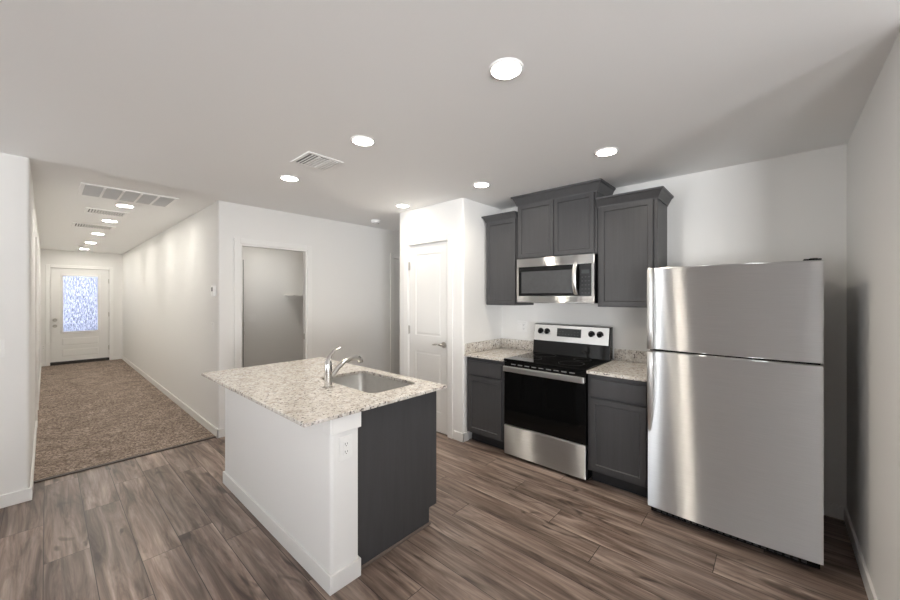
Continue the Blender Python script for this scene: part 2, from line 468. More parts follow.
dc = casing_y('trim_2', DX0, DX1, DZ, YD, .064, jamb=TD)
MB().box(DX1-.0145, DX1-.012, YD+.02, YD+.045, .93, 1.0).build('strike_plate', M['nickel'], dc)
casing_y('trim_3', SX0, SX1, 2.04, YD, .058, jamb=TD)
casing_x('trim_4', PD0, PD1, PDZ, XP)
casing_y('trim_5', EX0, EX1, EZ, YE, .068)
casing_x('trim_6', 6.12, 6.98, 2.04, XL, +1, .07)

# panelled doors ------------------------------------------------------
def slab(x0, x1, y0, y1, z0, z1, axis, nsign, panels, glazed=None):
    """door slab; panels = list of (u0,u1,z0,z1) openings; axis 'x' = slab runs along x"""
    m = MB()
    us = (x0, x1) if axis == 'x' else (y0, y1)
    d0, d1 = (y0, y1) if axis == 'x' else (x0, x1)
    front = d0 if nsign < 0 else d1
    def bx(u0, u1, za, zb, da, db, bev=0):
        if axis == 'x': m.box(u0, u1, da, db, za, zb, bev)
        else: m.box(da, db, u0, u1, za, zb, bev)
    pu0, pu1 = panels[0][0], panels[0][1]
    bx(us[0], pu0, z0, z1, d0, d1); bx(pu1, us[1], z0, z1, d0, d1)
    zs = z0
    for (a, b_, za, zb) in sorted(panels, key=lambda q: q[2]):
        bx(pu0, pu1, zs, za, d0, d1)
        if glazed == (za, zb): zs = zb; continue
        # recessed field with a raised centre
        s = -nsign
        bx(pu0, pu1, za, zb, front+s*.010, (d1 if nsign < 0 else d0))
        i = .028
        fr = front+s*.003
        bk = front+s*.012
        u0, u1, w0, w1 = pu0+i, pu1-i, za+i, zb-i
        if axis == 'x':
            lo = [(pu0+.008, bk, za+.008), (pu1-.008, bk, za+.008), (pu1-.008, bk, zb-.008), (pu0+.008, bk, zb-.008)]
            hi = [(u0, fr, w0), (u1, fr, w0), (u1, fr, w1), (u0, fr, w1)]
        else:
            lo = [(bk, pu0+.008, za+.008), (bk, pu1-.008, za+.008), (bk, pu1-.008, zb-.008), (bk, pu0+.008, zb-.008)]
            hi = [(fr, u0, w0), (fr, u1, w0), (fr, u1, w1), (fr, u0, w1)]
        m.loft([lo, hi])
        zs = zb
    bx(pu0, pu1, zs, z1, d0, d1)
    return m
# pantry door
pd = struct(slab(XP+.006, XP+.041, PD0+.003, PD1-.003, .012, PDZ-.004, 'y', -1,
       [(PD0+.105, PD1-.105, .22, .845), (PD0+.105, PD1-.105, 1.025, 1.925)]).build('door_2', M['door']))
for z in (1.80, 1.075, .25):
    MB().box(XP-.004, XP+.006, PD1-.016, PD1+.004, z-.045, z+.045, .002).cyl((XP-.006, PD1-.003, z-.048), (XP-.006, PD1-.003, z+.048), .006, seg=10).build('hinge', M['nickel'], pd)
ly, lz = PD0+.060, .945
MB().cyl((XP+.006, ly, lz), (XP-.003, ly, lz), .032).cyl((XP-.003, ly, lz), (XP-.050, ly, lz), .011).build('rosette', M['nickel'], pd, 40)
MB().tube([(XP-.046, ly-.012, lz), (XP-.050, ly+.02, lz+.004), (XP-.050, ly+.07, lz+.004), (XP-.046, ly+.118, lz-.002)], [.0105, .011, .0095, .007], 12).build('door_lever', M['nickel'], pd, 50)

# door in the side passage
sd = struct(slab(SX0+.013, SX1-.013, YD+.018, YD+.053, .01, 2.024, 'x', -1, [(SX0+.12, SX1-.12, .22, .86), (SX0+.12, SX1-.12, 1.0, 1.92)]).build('door_4', M['door']))
MB().cyl((SX1-.08, YD+.018, .95), (SX1-.08, YD-.03, .95), .025, .028).build('knob', M['nickel'], sd, 40)
struct(MB().box(SX0-.1, SX1+.1, YD+T+.3, YD+T+.36, 0, H).box(SX0-.09, SX0-.04, YD+TD, YD+T+.3, 0, H).box(SX1+.04, SX1+.1, YD+TD, YD+T+.3, 0, H).build('wall_light_block', M['wall']))  # unseen walls added behind the door to stop light leaking in
# hall left door
hd = struct(slab(XL-.0, XL+.004, 6.125, 6.975, .012, 2.035, 'y', +1, [(6.25, 6.85, .22, .86), (6.25, 6.85, 1.0, 1.92)]).build('door_5', M['door']))
# laundry far door, edge and latch seen past the jamb
ld = struct(slab(XH+T+.03, 2.070, 6.240, 6.262, .01, 2.035, 'x', -1, [(XH+T+.14, 1.95, .22, .86), (XH+T+.14, 1.95, 1.0, 1.92)]).build('door_3', M['door']))
MB().box(2.070, 2.082, 6.252, 6.2695, .01, 2.035).build('door_gap_shade', M['slot'], ld)  # solid dark strip painted in for the shaded gap at the door
for z in (.88, 1.02): MB().box(2.066, 2.086, 6.236, 6.252, z-.03, z+.03).build('latch_plate', M['nickel'], ld)

# entry door with rain glass lite
ed = struct(slab(EX0+.006, EX1-.006, YE+.01, YE+.055, .075, EZ-.006, 'x', -1,
       [(.215, .80, .66, 1.935), (.215, .80, .40, .575), (.215, .80, .16, .335)], (.66, 1.935)).build('door_1', M['door']))
# cut the lite: remove the recessed field of the top panel by building frame and glass in front
lf = MB(); gx0, gx1, gz0, gz1 = .225, .79, .685, 1.91
lf.box(gx0-.02, gx0+.018, YE-.004, YE+.012, gz0-.02, gz1+.02, .004).box(gx1-.018, gx1+.02, YE-.004, YE+.012, gz0-.02, gz1+.02, .004)
lf.box(gx0+.018, gx1-.018, YE-.004, YE+.012, gz0-.02, gz0+.018, .004).box(gx0+.018, gx1-.018, YE-.004, YE+.012, gz1-.018, gz1+.02, .004)
lf.build('lite_frame', M['door'], ed)
lf = MB().box(.215, .232, YE+.012, YE+.05, .66, 1.935).box(.783, .80, YE+.012, YE+.05, .66, 1.935).box(.232, .783, YE+.012, YE+.05, .66, .69).box(.232, .783, YE+.012, YE+.05, 1.905, 1.935)
lf.build('lite_stop', M['door'], ed)
MB().box(.232, .783, YE+.025, YE+.031, .69, 1.905).build('rain_glass', M['rain'], ed)
MB().box(EX0-.02, EX0+.03, YE+.058, YE+.09, .07, EZ+.02).box(EX1-.03, EX1+.02, YE+.058, YE+.09, .07, EZ+.02).box(EX0+.03, EX1-.03, YE+.058, YE+.09, EZ-.03, EZ+.02).build('door_stop', M['trim'], ed)
struct(MB().box(EX0-.005, EX1+.005, YE-.02, YE+.10, .001, .068, .004).build('trim_8', M['threshold']))
for z, r, nm in ((.955, .030, 'deadbolt'), (.83, .028, 'knob')):
    k = MB().cyl((.125, YE+.012, z), (.125, YE-.012, z), r+.006, r)
    if nm == 'knob': k.cyl((.125, YE-.012, z), (.125, YE-.035, z), .012).lathe([(0, 0)], (0, 0, 0)) if False else k.cyl((.125, YE-.012, z), (.125, YE-.06, z), .016, .03)
    k.build(nm, M['nickel'], ed, 40)
for z in (1.8, 1.05, .3): MB().box(EX1-.012, EX1+.004, YE-.006, YE+.01, z-.05, z+.05).build('hinge', M['nickel'], ed)

# ------------------------------------------------------------------ island
IX0, IY0, IY1 = .931, 1.617, 3.19
hw = thing('island_half_wall', ((IX0+1.083)/2, 2.4, 0), 'white drywall half wall along the long side of the granite kitchen island', 'half wall')
MB().vround(IX0, 1.083, IY0, IY1, 0, .858, [(IX0, IY0)], .02).build('wall_body', M['wall'], hw, 40)
m = MB()
m.box(IX0-BT, IX0, IY0-BT, IY1+BT, 0, .092, .003).box(IX0-.001, 1.083+BT, IY0-BT, IY0, 0, .092, .003).box(IX0-.001, 1.083, IY1, IY1+BT, 0, .092, .003)
m.box(1.083, 1.083+BT, IY0-BT+.001, IY0+.024, 0, .092, .003)
m.build('baseboard', M['trim'], hw)
m = MB().box(IX0-.013, IX0, IY0-.014, IY0+.06, .775, .858, .003).box(IX0-.001, 1.083+.013, IY0-.014, IY0, .775, .858, .003).box(1.083, 1.083+.013, IY0-.013, IY0+.024, .775, .858, .003)
m.build('cap_trim', M['trim'], hw)

# sink cabinet of the island
CX0, CX1, CY0, CY1 = 1.086, 1.700, 1.645, 3.18
ic = thing('island_cabinet', (1.4, 2.4, 0), 'charcoal wood sink cabinet with plain end panel beside the white half wall', 'cabinet')
prof = [(CX0, 0), (1.632, 0), (1.632, .105), (CX1, .105), (CX1, .858), (CX0, .858)]
MB().loft([[(x, CY0, z) for x, z in prof], [(x, CY0+.018, z) for x, z in prof]]).build('end_panel', M['cab'], ic)
MB().loft([[(x, CY1-.018, z) for x, z in prof], [(x, CY1, z) for x, z in prof]]).build('far_panel', M['cab'], ic)
m = MB().box(CX0, 1.105, CY0+.018, CY1-.018, .105, .858).box(CX0, CX1-.02, CY0+.018, CY1-.018, .105, .125)
m.box(CX1-.02, CX1, CY0+.018, CY1-.018, .105, .14).box(CX1-.02, CX1, CY0+.018, CY1-.018, .81, .858)
for y in (CY0+.018, 2.02, 2.62, CY1-.058): m.box(CX1-.02, CX1, y, y+.04, .14, .81)
m.build('carcass', M['cab'], ic)
MB().box(1.60, 1.632, CY0+.018, CY1-.018, 0, .105).build('toe_kick', M['kick'], ic)
for (a, b_) in ((1.670, 2.030), (2.036, 2.328), (2.334, 2.630), (2.640, 3.155)):
    MB().panel(CX1+.001, CX1+.020, a, b_, .125, .665, (1, 0, 0), .055).build('door', M['cab'], ic)
    MB().box(CX1+.001, CX1+.020, a, b_, .680, .835, .003).build('drawer_front', M['cab'], ic)
MB().box(1.098, 1.640, CY0-.012, CY0, 0, .018, .006).build('shoe_moulding', M['shoe'], ic)

# island countertop with sink cut-out
KX0, KX1, KY0, KY1, KZ0, KZ1 = .777, 1.734, 1.583, 3.20, .859, .880
def rrect(x0, x1, y0, y1, r, z, n=6):
    pts = []
    for (cx, cy, a0) in ((x1-r, y1-r, 0), (x0+r, y1-r, 90), (x0+r, y0+r, 180), (x1-r, y0+r, 270)):
        for k in range(n+1):
            a = math.radians(a0+90*k/n); pts.append((cx+r*math.cos(a), cy+r*math.sin(a), z))
    return pts
def counter_with_hole(outer, hole, z0, z1, bev):
    m = MB(); bm = m.bm
    n = len(hole)
    def ring(z, ex, hz):
        return [(x+(ex if x > 1.2 else -ex), y+(ex if y > 2.4 else -ex), z) for x, y in outer]
    hv_t = [bm.verts.new((x, y, z1)) for x, y, _ in hole]; hv_b = [bm.verts.new((x, y, z0)) for x, y, _ in hole]
    rings = [[bm.verts.new(p) for p in ring(z, e, 0)] for z, e in ((z1, -bev), (z1-bev*.3, -bev*.3), (z1-bev, 0), (z0+bev, 0), (z0+bev*.3, -bev*.3), (z0, -bev))]
    for a, b in zip(rings, rings[1:]):
        for k in range(4): bm.faces.new((a[k], a[(k+1) % 4], b[(k+1) % 4], b[k]))
    for k in range(n): bm.faces.new((hv_t[k], hv_t[(k+1) % n], hv_b[(k+1) % n], hv_b[k]))
    q = n//4
    # outer corners in the order of the hole's corners: (+,+),(-,+),(-,-),(+,-)
    for top, ov in ((hv_t, rings[0]), (hv_b, rings[-1])):
        for c in range(4):
            seg = [top[(c*q+k) % n] for k in range(q)]
            for a, b in zip(seg, seg[1:]): bm.faces.new((a, b, ov[c]))
            nx = top[((c+1)*q) % n]
            bm.faces.new((seg[-1], nx, ov[(c+1) % 4], ov[c]))
    return m
SXa, SXb, SYa, SYb = 1.275, 1.645, 1.757, 2.390
ct = counter_with_hole([(KX1, KY1), (KX0, KY1), (KX0, KY0), (KX1, KY0)], rrect(SXa, SXb, SYa, SYb, .055, 0), KZ0, KZ1, .004).build('island_countertop', M['granite'])
tag(ct, 'large speckled granite worktop on the kitchen island with sink cut into it', 'countertop')

# undermount sink
sk = thing('kitchen_sink', (1.4625, 2.08, KZ0-.2), 'stainless steel undermount sink set in the island granite', 'sink')
m = MB(); z = KZ0-.002
lo = [rrect(SXa-.012, SXb+.012, SYa-.012, SYb+.012, .06, z), rrect(SXa+.002, SXb-.002, SYa+.002, SYb-.002, .055, z), rrect(SXa+.008, SXb-.008, SYa+.008, SYb-.008, .055, z-.15), rrect(SXa+.025, SXb-.025, SYa+.025, SYb-.025, .05, z-.185), rrect(SXa+.06, SXb-.06, SYa+.06, SYb-.06, .04, z-.192)]
m.loft(lo, caps=False); m.bm.faces.new(m.bm.verts[-28:])
bowl = m.build('bowl', M['sink'], sk, 35)
MB().lathe([(0, .0005), (.022, .0005), (.026, .003), (.042, .004), (.045, .001)], (1.4625, 2.08, z-.192)).build('drain', M['chrome'], sk, 40)

# faucet
fx, fy, fz = 1.188, 2.098, KZ1+.0005
fc = thing('kitchen_faucet', (fx, fy, fz), 'chrome single lever faucet with arched pull out spout behind the sink', 'faucet')
MB().lathe([(0, 0), (.030, 0), (.030, .006), (.0255, .010), (.0245, .09), (.0245, .135), (.0235, .150), (.019, .162), (0, .166)], (fx, fy, fz)).build('body', M['chrome'], fc, 40)
MB().tube([(fx, fy, fz+.05), (fx+.03, fy, fz+.075), (fx+.07, fy, fz+.115), (fx+.115, fy, fz+.146), (fx+.165, fy, fz+.162), (fx+.205, fy, fz+.160)], [.017, .017, .016, .016, .0165, .018], 18).build('spout', M['chrome'], fc, 60)
MB().tube([(fx+.200, fy, fz+.161), (fx+.220, fy, fz+.156), (fx+.236, fy, fz+.142), (fx+.240, fy, fz+.126)], [.0185, .0205, .0205, .018], 18).build('spray_head', M['chrome'], fc, 60)
MB().tube([(fx-.002, fy, fz+.150), (fx+.002, fy, fz+.175), (fx+.018, fy, fz+.205), (fx+.045, fy, fz+.230), (fx+.078, fy, fz+.243)], [.021, .018, .014, .011, .010], 16, [(1, 1), (1, .9), (1.05, .6), (1.2, .45), (1.3, .4)]).build('lever', M['chrome'], fc, 60)

# ------------------------------------------------------------------ range wall, lower units
CZ0, CZ1 = .857, .880
FX = 2.822      # face of the base cabinets
def base_cab(name, y0, y1, label, reveal0, reveal1):
    r = thing(name, (3.1, (y0+y1)/2, 0), label, 'cabinet')
    m = MB().box(FX, XK-.002, y0, y1, .105, CZ0-.001).box(FX+.09, XK-.002, y0+.018, y1-.018, .08, .105)
    m.build('body', M['cab'], r)
    MB().box(FX+.075, FX+.09, y0, y1, 0.0, .105).build('toe_kick', M['kick'], r)
    MB().box(FX-.020, FX-.001, y0+reveal0, y1-reveal1, .690, .822, .003).build('drawer_front', M['cab'], r)
    MB().panel(FX-.020, FX-.001, y0+reveal0, y1-reveal1, .125, .672, (-1, 0, 0), .055).build('door', M['cab'], r)
    return r
base_cab('base_cabinet', 1.862, 2.300, 'charcoal base cabinet between the pantry corner and the stove', .022, .022)
base_cab('base_cabinet', .650, 1.086, 'charcoal base cabinet between the stove and the refrigerator', .022, .022)
def wall_counter(name, y0, y1, label, side):
    r = thing(name, (3.1, (y0+y1)/2, CZ0), label, 'countertop')
    MB().box(2.790, XK-.002, y0, y1, CZ0, CZ1, .003).build('slab', M['granite'], r)
    MB().box(XK-.022, XK-.002, y0, y1, CZ1+.0005, CZ1+.10, .002).build('backsplash', M['granite'], r)
    if side: MB().box(2.800, XK-.023, y1-.020, y1, CZ1+.0005, CZ1+.10, .002).build('side_splash', M['granite'], r)
wall_counter('countertop', 1.860, YP0-.003, 'short granite worktop left of the stove with splash along two walls', True)
wall_counter('countertop', .646, 1.088, 'short granite worktop right of the stove beside the refrigerator', False)

# stove
RY0, RY1, RXF = 1.096, 1.852, 2.806
st = thing('kitchen_range', (3.1, (RY0+RY1)/2, 0), 'stainless steel electric range with black glass cooktop and oven door', 'stove')
MB().box(RXF+.035, 3.40, RY0, RY1, .012, .862).box(RXF+.06, 3.3, RY0+.03, RY1-.03, .0, .012).build('body', M['black'], st)
ck = MB().box(RXF-.004, 3.385, RY0-.002, RY1+.002, .863, .886, .005).build('cooktop', M['blackglass'], st)
for (x, y, r) in ((2.98, 1.29, .105), (2.98, 1.66, .085), (3.22, 1.29, .075), (3.22, 1.66, .105)):
    MB().lathe([(r-.002, .0), (r-.002, .0006), (r, .0006), (r, 0)], (x, y, .886), 48).build('burner_ring', M['dim'], ck)
MB().box(RXF, RXF+.034, RY0+.002, RY1-.002, .292, .858, .004).build('oven_door', M['blackglass'], st)
hd = MB()
hd.box(RXF-.034, RXF-.014, RY0+.004, RY1-.008, .776, .824, .005)
for y in (RY0+.006, RY1-.040): hd.box(RXF-.016, RXF+.001, y, y+.030, .780, .820, .003)
hd.build('oven_handle', M['satin'], st)
for k in range(9):
    y = RY0+.09+k*.068
    MB().box(RXF-.0012, RXF+.001, y, y+.045, .838, .846).build('vent_slot', M['grey'], st)
MB().box(RXF-.004, RXF+.034, RY0+.002, RY1-.002, .022, .286, .005).build('storage_drawer', M['steel'], st)
bgd = MB()
pr_ = [(3.340, .886), (3.352, 1.005), (3.378, 1.172), (3.40, 1.176), (3.425, 1.176), (3.425, .886)]
bgd.loft([[(x, RY0, z) for x, z in pr_], [(x, RY1, z) for x, z in pr_]])
back = bgd.build('backguard', M['blackglass'], st)
def bgx(z): return 3.352+(z-1.005)*(3.378-3.352)/(1.172-1.005)
m = MB()
m.loft([[(bgx(z)+dx, y, z) for z, dx in ((1.012, 0), (1.012, -.005), (1.168, -.005), (1.168, 0))] for y in (RY0+.012, RY1-.004)])
pn = m.build('control_panel', M['satin'], back)
m = MB(); m.loft([[(bgx(z)+dx, y, z) for z, dx in ((1.062, -.004), (1.062, -.008), (1.142, -.008), (1.142, -.004))] for y in (1.360, 1.600)])
m.build('display', M['display'], back)
for k in range(7):
    for r in range(2):
        y = 1.385+k*.03; z = 1.083+r*.026
        if r == 1 and 2 <= k <= 4: continue
        MB().box(bgx(z)-.0088, bgx(z)-.007, y, y+.012, z, z+.005).build('display_mark', M['dim'], back)
for y in (1.185, 1.262, 1.705, 1.775):
    z = 1.104; x = bgx(z)-.005
    MB().cyl((x, y, z), (x-.026, y, z-.004), .0245, .021).box(x-.036, x-.024, y-.005, y+.005, z-.024, z+.016, .002).build('knob', M['black'], back, 40)
    MB().cyl((x+.0, y, z), (x-.0015, y, z), .032).build('knob_dial', M['dim'], back, 40)

# ------------------------------------------------------------------ upper units
UX = 3.132
def crown(m, x0, y0, y1, zb, zt, e0=1, e1=1):
    pf = [(0, zb), (.006, zb), (.008, zb+.010), (.034, zt-.020), (.046, zt-.012), (.049, zt)]
    loops = []
    for o_, z in pf:
        loops.append([(XK-.002, y1+o_*e1, z), (x0-o_, y1+o_*e1, z), (x0-o_, y0-o_*e0, z), (XK-.002, y0-o_*e0, z)])
    m.loft(loops)
def upper(y0, y1, z0, z1, zc, label, doors, e0, e1):
    r = thing('wall_cabinet', (3.3, (y0+y1)/2, z0), label, 'cabinet', 'upper cabinets on the range wall')
    MB().box(UX, XK-.002, y0, y1, z0, z1, .0015).build('body', M['cab'], r)
    for (a, b_) in doors:
        MB().panel(UX-.020, UX-.001, a, b_, z0+.010, z1-.014, (-1, 0, 0), .048).build('door', M['cab'], r)
    m = MB(); crown(m, UX-.004, y0, y1, z1-.012, zc, e0, e1); m.build('crown', M['cab'], r)
upper(1.912, 2.290, 1.364, 2.245, 2.298, 'narrow charcoal upper cabinet in the corner left of the microwave', [(1.922, 2.278)], 0, .58)
upper(1.128, 1.908, 1.820, 2.358, 2.437, 'raised charcoal double door cabinet above the microwave', [(1.150, 1.512), (1.518, 1.890)], 1, 1)
upper(.672, 1.124, 1.366, 2.215, 2.280, 'charcoal single door upper cabinet above the worktop beside the refrigerator', [(.700, 1.102)], 1, 0)

# microwave
MX, MY0, MY1, MZ0, MZ1 = 3.072, 1.132, 1.882, 1.396, 1.815
mw = thing('microwave', (3.27, (MY0+MY1)/2, MZ0), 'stainless steel over the range microwave with black window', 'microwave')
MB().box(MX+.022, XK-.004, MY0+.003, MY1-.003, MZ0, MZ1).build('body', M['black'], mw)
m = MB()
m.box(MX, MX+.021, MY0, MY1, MZ1-.080, MZ1, .003).box(MX, MX+.021, MY0, MY1, MZ0, MZ0+.062, .003)
m.box(MX, MX+.021, MY1-.022, MY1, MZ0+.062, MZ1-.080).box(MX, MX+.021, MY0, MY0+.022, MZ0+.062, MZ1-.080)
m.build('front_frame', M['steel'], mw)
dw = MB().box(MX+.002, MX+.021, MY0+.130, MY1-.0225, MZ0+.0625, MZ1-.0805).build('door_window', M['blackglass'], mw)
MB().box(MX+.0005, MX+.002, MY0+.182, MY1-.052, MZ0+.088, MZ1-.125).build('window_mesh', M['micglass'], dw)
cp = MB().box(MX+.002, MX+.021, MY0+.0225, MY0+.128, MZ0+.0625, MZ1-.0805).build('control_panel', M['black'], mw)
MB().box(MX+.0005, MX+.002, MY0+.042, MY0+.108, MZ1-.165, MZ1-.132).build('display', M['display'], cp)
for i in range(3):
    for j in range(5):
        y = MY0+.038+i*.028; z = MZ0+.085+j*.034
        MB().box(MX+.0010, MX+.002, y, y+.014, z, z+.006).build('button', M['dim'], cp)
hy = MY0+.155
pts = []
for k in range(13):
    t = k/12; z = MZ0+.078+t*.272
    pts.append((MX-.006-.040*math.sin(math.pi*t)**.6, hy, z))
MB().tube(pts, [.012]*13, 12, [(1.5, .7)]*13).build('door_handle', M['satin'], mw, 60)
for y in (MY0+.12, MY0+.50): MB().box(3.15, 3.25, y, y+.16, MZ0-.004, MZ0).build('bottom_filter', M['black'], mw)

# ------------------------------------------------------------------ refrigerator
GY0, GY1, GX = -.186, .634, 2.672
rf = thing('refrigerator', (3.07, (GY0+GY1)/2, 0), 'stainless steel top freezer refrigerator in the corner by the right wall', 'refrigerator')
MB().box(GX+.080, 3.385, GY0+.006, GY1-.006, .03, 1.632, .004).build('cabinet_body', M['grey'], rf)
def frdoor(z0, z1, name):
    m = MB(); n = 24; loops = []
    for k in range(n+1):
        t = k/n; y = GY1+(GY0-GY1)*t
        s = abs(2*t-1); bulge = .016*(1-s**2.2)
        edge = 0
        loops.append((y, GX+.014-bulge+edge))
    front = loops; m2 = []
    for (dz, dx) in ((z0, .004), (z0+.004, 0), (z1-.004, 0), (z1, .004)):
        m2.append([(GX+.072, GY1, dz)]+[(x+dx, y, dz) for y, x in front]+[(GX+.072, GY0, dz)])
    m.loft(m2)
    return m.build(name, M['steel'], rf, 30)
fd = frdoor(1.104, 1.642, 'freezer_door'); ld_ = frdoor(.058, 1.092, 'fresh_food_door')
MB().box(GX+.03, GX+.079, GY0+.01, GY1-.01, 1.0925, 1.1035).build('door_gasket', M['black'], rf)
def frhandle(zs, outs, ws, par):
    m = MB(); loops = []
    for z, o_, w_ in zip(zs, outs, ws):
        y1 = GY1-.003; y0 = y1-w_
        loops.append([(GX+.012, y1, z), (GX+.012-o_, y1-.004, z), (GX+.010-o_, y1-.010, z), (GX+.010-o_, y0+.003, z), (GX+.014-o_, y0, z), (GX+.012-max(0, o_-.014), y0, z)] if False else
                     [(GX+.014, y1, z), (GX+.016-o_, y1, z), (GX+.012-o_, y1-.005, z), (GX+.012-o_, y0+.004, z), (GX+.016-o_, y0, z), (GX+.014, y0, z)])
    m.loft(loops); return m.build('handle', M['satin'], par, 40)
frhandle([1.106, 1.116, 1.25, 1.40, 1.56, 1.625, 1.640], [.034, .040, .043, .042, .038, .034, .02], [.032, .034, .036, .036, .035, .034, .032], fd)
frhandle([1.090, 1.080, .98, .86, .74, .64, .56], [.034, .040, .043, .040, .032, .020, .005], [.032, .034, .036, .035, .032, .026, .016], ld_)
m = MB().box(GX+.05, GX+.11, GY0+.01, GY1-.01, .012, .055, .004)
gr = m.build('toe_grille', M['black'], rf)
for k in range(22):
    y = GY0+.06+k*.033
    MB().box(GX+.047, GX+.051, y, y+.022, .022, .046).build('grille_slot', M['kick'], gr)
m = MB().box(GX+.02, GX+.16, GY0+.006, GY0+.075, 1.6425, 1.652, .003).cyl((GX+.045, GY0+.035, 1.643), (GX+.045, GY0+.035, 1.655), .016)
m.build('hinge_cover', M['black'], rf, 40)
for y in (GY0+.06, GY1-.06): MB().cyl((GX+.10, y, 0), (GX+.10, y, .03), .02).build('foot', M['black'], rf, 40)
for y in (GY0+.06, GY1-.06): MB().cyl((3.30, y, 0), (3.30, y, .03), .02).build('foot', M['black'], rf, 40)

# ------------------------------------------------------------------ laundry shelf
sh = thing('wall_shelf', (3.05, 6.1, 1.46), 'white shelf on the far wall of the small room seen through the doorway', 'shelf')
MB().box(2.742, 3.258, 5.90, 6.268, 1.462, 1.480, .002).build('board', M['trim'], sh)
MB().box(2.80, 3.258, 6.250, 6.268, 1.42, 1.4615, .002).build('cleat', M['trim'], sh)

# ------------------------------------------------------------------ ceiling lights
def downlight(x, y, r, mat, label, group, watts=0):
    t = thing('recessed_light', (x, y, H-.008), label, 'ceiling light', group)
    MB().lathe([(r, .0015), (r+.003, .0), (r+.010, .003), (r+.013, .008), (r, .008)], (x, y, H-.008), 40).build('trim_ring', M['plate'], t, 40)
    MB().lathe([(0, .002), (r, .002), (r, .0075), (0, .0075)], (x, y, H-.008), 40).build('lens', mat, t, 40)
    if watts:
        d = bpy.data.lights.new('downlight_beam', 'SPOT'); d.energy = watts; d.color = (1.0, .89, .74)
        d.spot_size = math.radians(155); d.spot_blend = 1.0; d.shadow_soft_size = .06
        b_ = bpy.data.objects.new('downlight_beam', d); COL.objects.link(b_); b_.parent = t; b_.location = (0, 0, -.004)
    return t
K0 = downlight(1.334, .870, .063, M['lamp'], 'large bright recessed ceiling light nearest the camera, over the open floor', 'kitchen recessed lights', 7.5)
for (x, y, lb) in ((1.340, 1.943, 'recessed ceiling light above the island sink, right of the square ceiling vent'),
                   (1.354, 3.012, 'recessed ceiling light left of the square ceiling vent, above the far island end'),
                   (2.581, 3.009, 'recessed ceiling light close above the white pantry door'),
                   (2.563, 1.928, 'recessed ceiling light in front of the corner upper cabinet by the pantry'),
                   (2.549, .856, 'recessed ceiling light between the microwave cabinet crown and the refrigerator')):
    dup(K0, (x, y, H-.008), lb)
HG = 'hallway recessed lights'
h0 = downlight(.571, 5.248, .066, M['hlamp'], 'first hallway recessed light, just past the large return air grille', HG)
for (x, y, lb) in ((.551, 6.45, 'hallway recessed light between the two small ceiling registers'),
                   (.543, 7.90, 'hallway recessed light just beyond the second small ceiling register'),
                   (.542, 9.30, 'fourth hallway recessed light, the next to last before the entry door'),
                   (.525, 10.60, 'last hallway recessed light, next to the smoke alarm near the entry door')):
    dup(h0, (x, y, H-.008), lb)
t = downlight(2.25, 5.55, .075, M['llamp'], 'recessed ceiling light inside the small room behind the doorway', 'laundry light')
del t['group']

# ------------------------------------------------------------------ vents, alarms
v = thing('ceiling_vent', (1.325, 2.49, H-.008), 'square white three way ceiling vent above the island', 'vent')
vx0, vx1, vy0, vy1 = 1.19, 1.46, 2.355, 2.635
MB().box(vx0+.012, vx1-.012, vy0+.012, vy1-.012, H-.003, H-.001).build('duct_shade_sheet', M['ventback'], v)
m = MB(); fr = .024
m.box(vx0, vx0+fr, vy0, vy1, H-.008, H-.0005, .002).box(vx1-fr, vx1, vy0, vy1, H-.008, H-.0005, .002).box(vx0+fr, vx1-fr, vy0, vy0+fr, H-.008, H-.0005, .002).box(vx0+fr, vx1-fr, vy1-fr, vy1, H-.008, H-.0005, .002)
m.build('frame', M['plate'], v)
def blade(m, x0, x1, y0, y1, along, tilt):
    zt, zb = H-.004, H-.012
    if along == 'y':
        m.loft([[(x0, y, zt), (x0+tilt, y, zb), (x0+tilt+.0015, y, zb), (x0+.0015, y, zt)] for y in (y0, y1)])
    else:
        m.loft([[(x, y0, zt), (x, y0+tilt, zb), (x, y0+tilt+.0015, zb), (x, y0+.0015, zt)] for x in (x0, x1)])
ix0, ix1, iy0, iy1 = vx0+fr, vx1-fr, vy0+fr, vy1-fr
m = MB()
for k in range(3): m.box(ix0+.012+k*.022, ix0+.022+k*.022, iy0, iy1, H-.011, H-.008)
m.box(ix0+.070, ix0+.074, iy0, iy1, H-.012, H-.003)
m.build('left_louvers', M['plate'], v)
m = MB()
for k in range(8): m.box(ix0+.074, ix1-.074, iy0+.010+k*.029, iy0+.026+k*.029, H-.011, H-.008)
m.build('centre_louvers', M['plate'], v)
m = MB()
for k in range(3): m.box(ix1-.024-k*.022, ix1-.008-k*.022, iy0, iy1, H-.011, H-.008)
m.box(ix1-.074, ix1-.070, iy0, iy1, H-.012, H-.003)
m.build('right_louvers', M['plate'], v)

rg = thing('return_air_grille', (.545, 4.72, H-.01), 'large white return air grille in five sections on the hallway ceiling', 'vent')
gx0, gx1, gy0, gy1 = .20, .892, 4.46, 4.97
MB().box(gx0+.01, gx1-.01, gy0+.01, gy1-.01, H-.0025, H-.001).build('duct_shade_sheet', M['ventback'], rg)
m = MB(); f_ = .028
m.box(gx0, gx0+f_, gy0, gy1, H-.010, H-.0005, .002).box(gx1-f_, gx1, gy0, gy1, H-.010, H-.0005, .002).box(gx0+f_, gx1-f_, gy0, gy0+f_, H-.010, H-.0005, .002).box(gx0+f_, gx1-f_, gy1-f_, gy1, H-.010, H-.0005, .002)
for k in range(1, 5):
    x = gx0+f_+(gx1-gx0-2*f_)*k/5; m.box(x-.009, x+.009, gy0+f_, gy1-f_, H-.0145, H-.003)
m.build('frame', M['plate'], rg)
m = MB()
for k in range(28): blade(m, gx0+f_, gx1-f_, gy0+f_+.006+k*.0162, 0, 'x', .011)
m.build('louvers', M['louver'], rg)
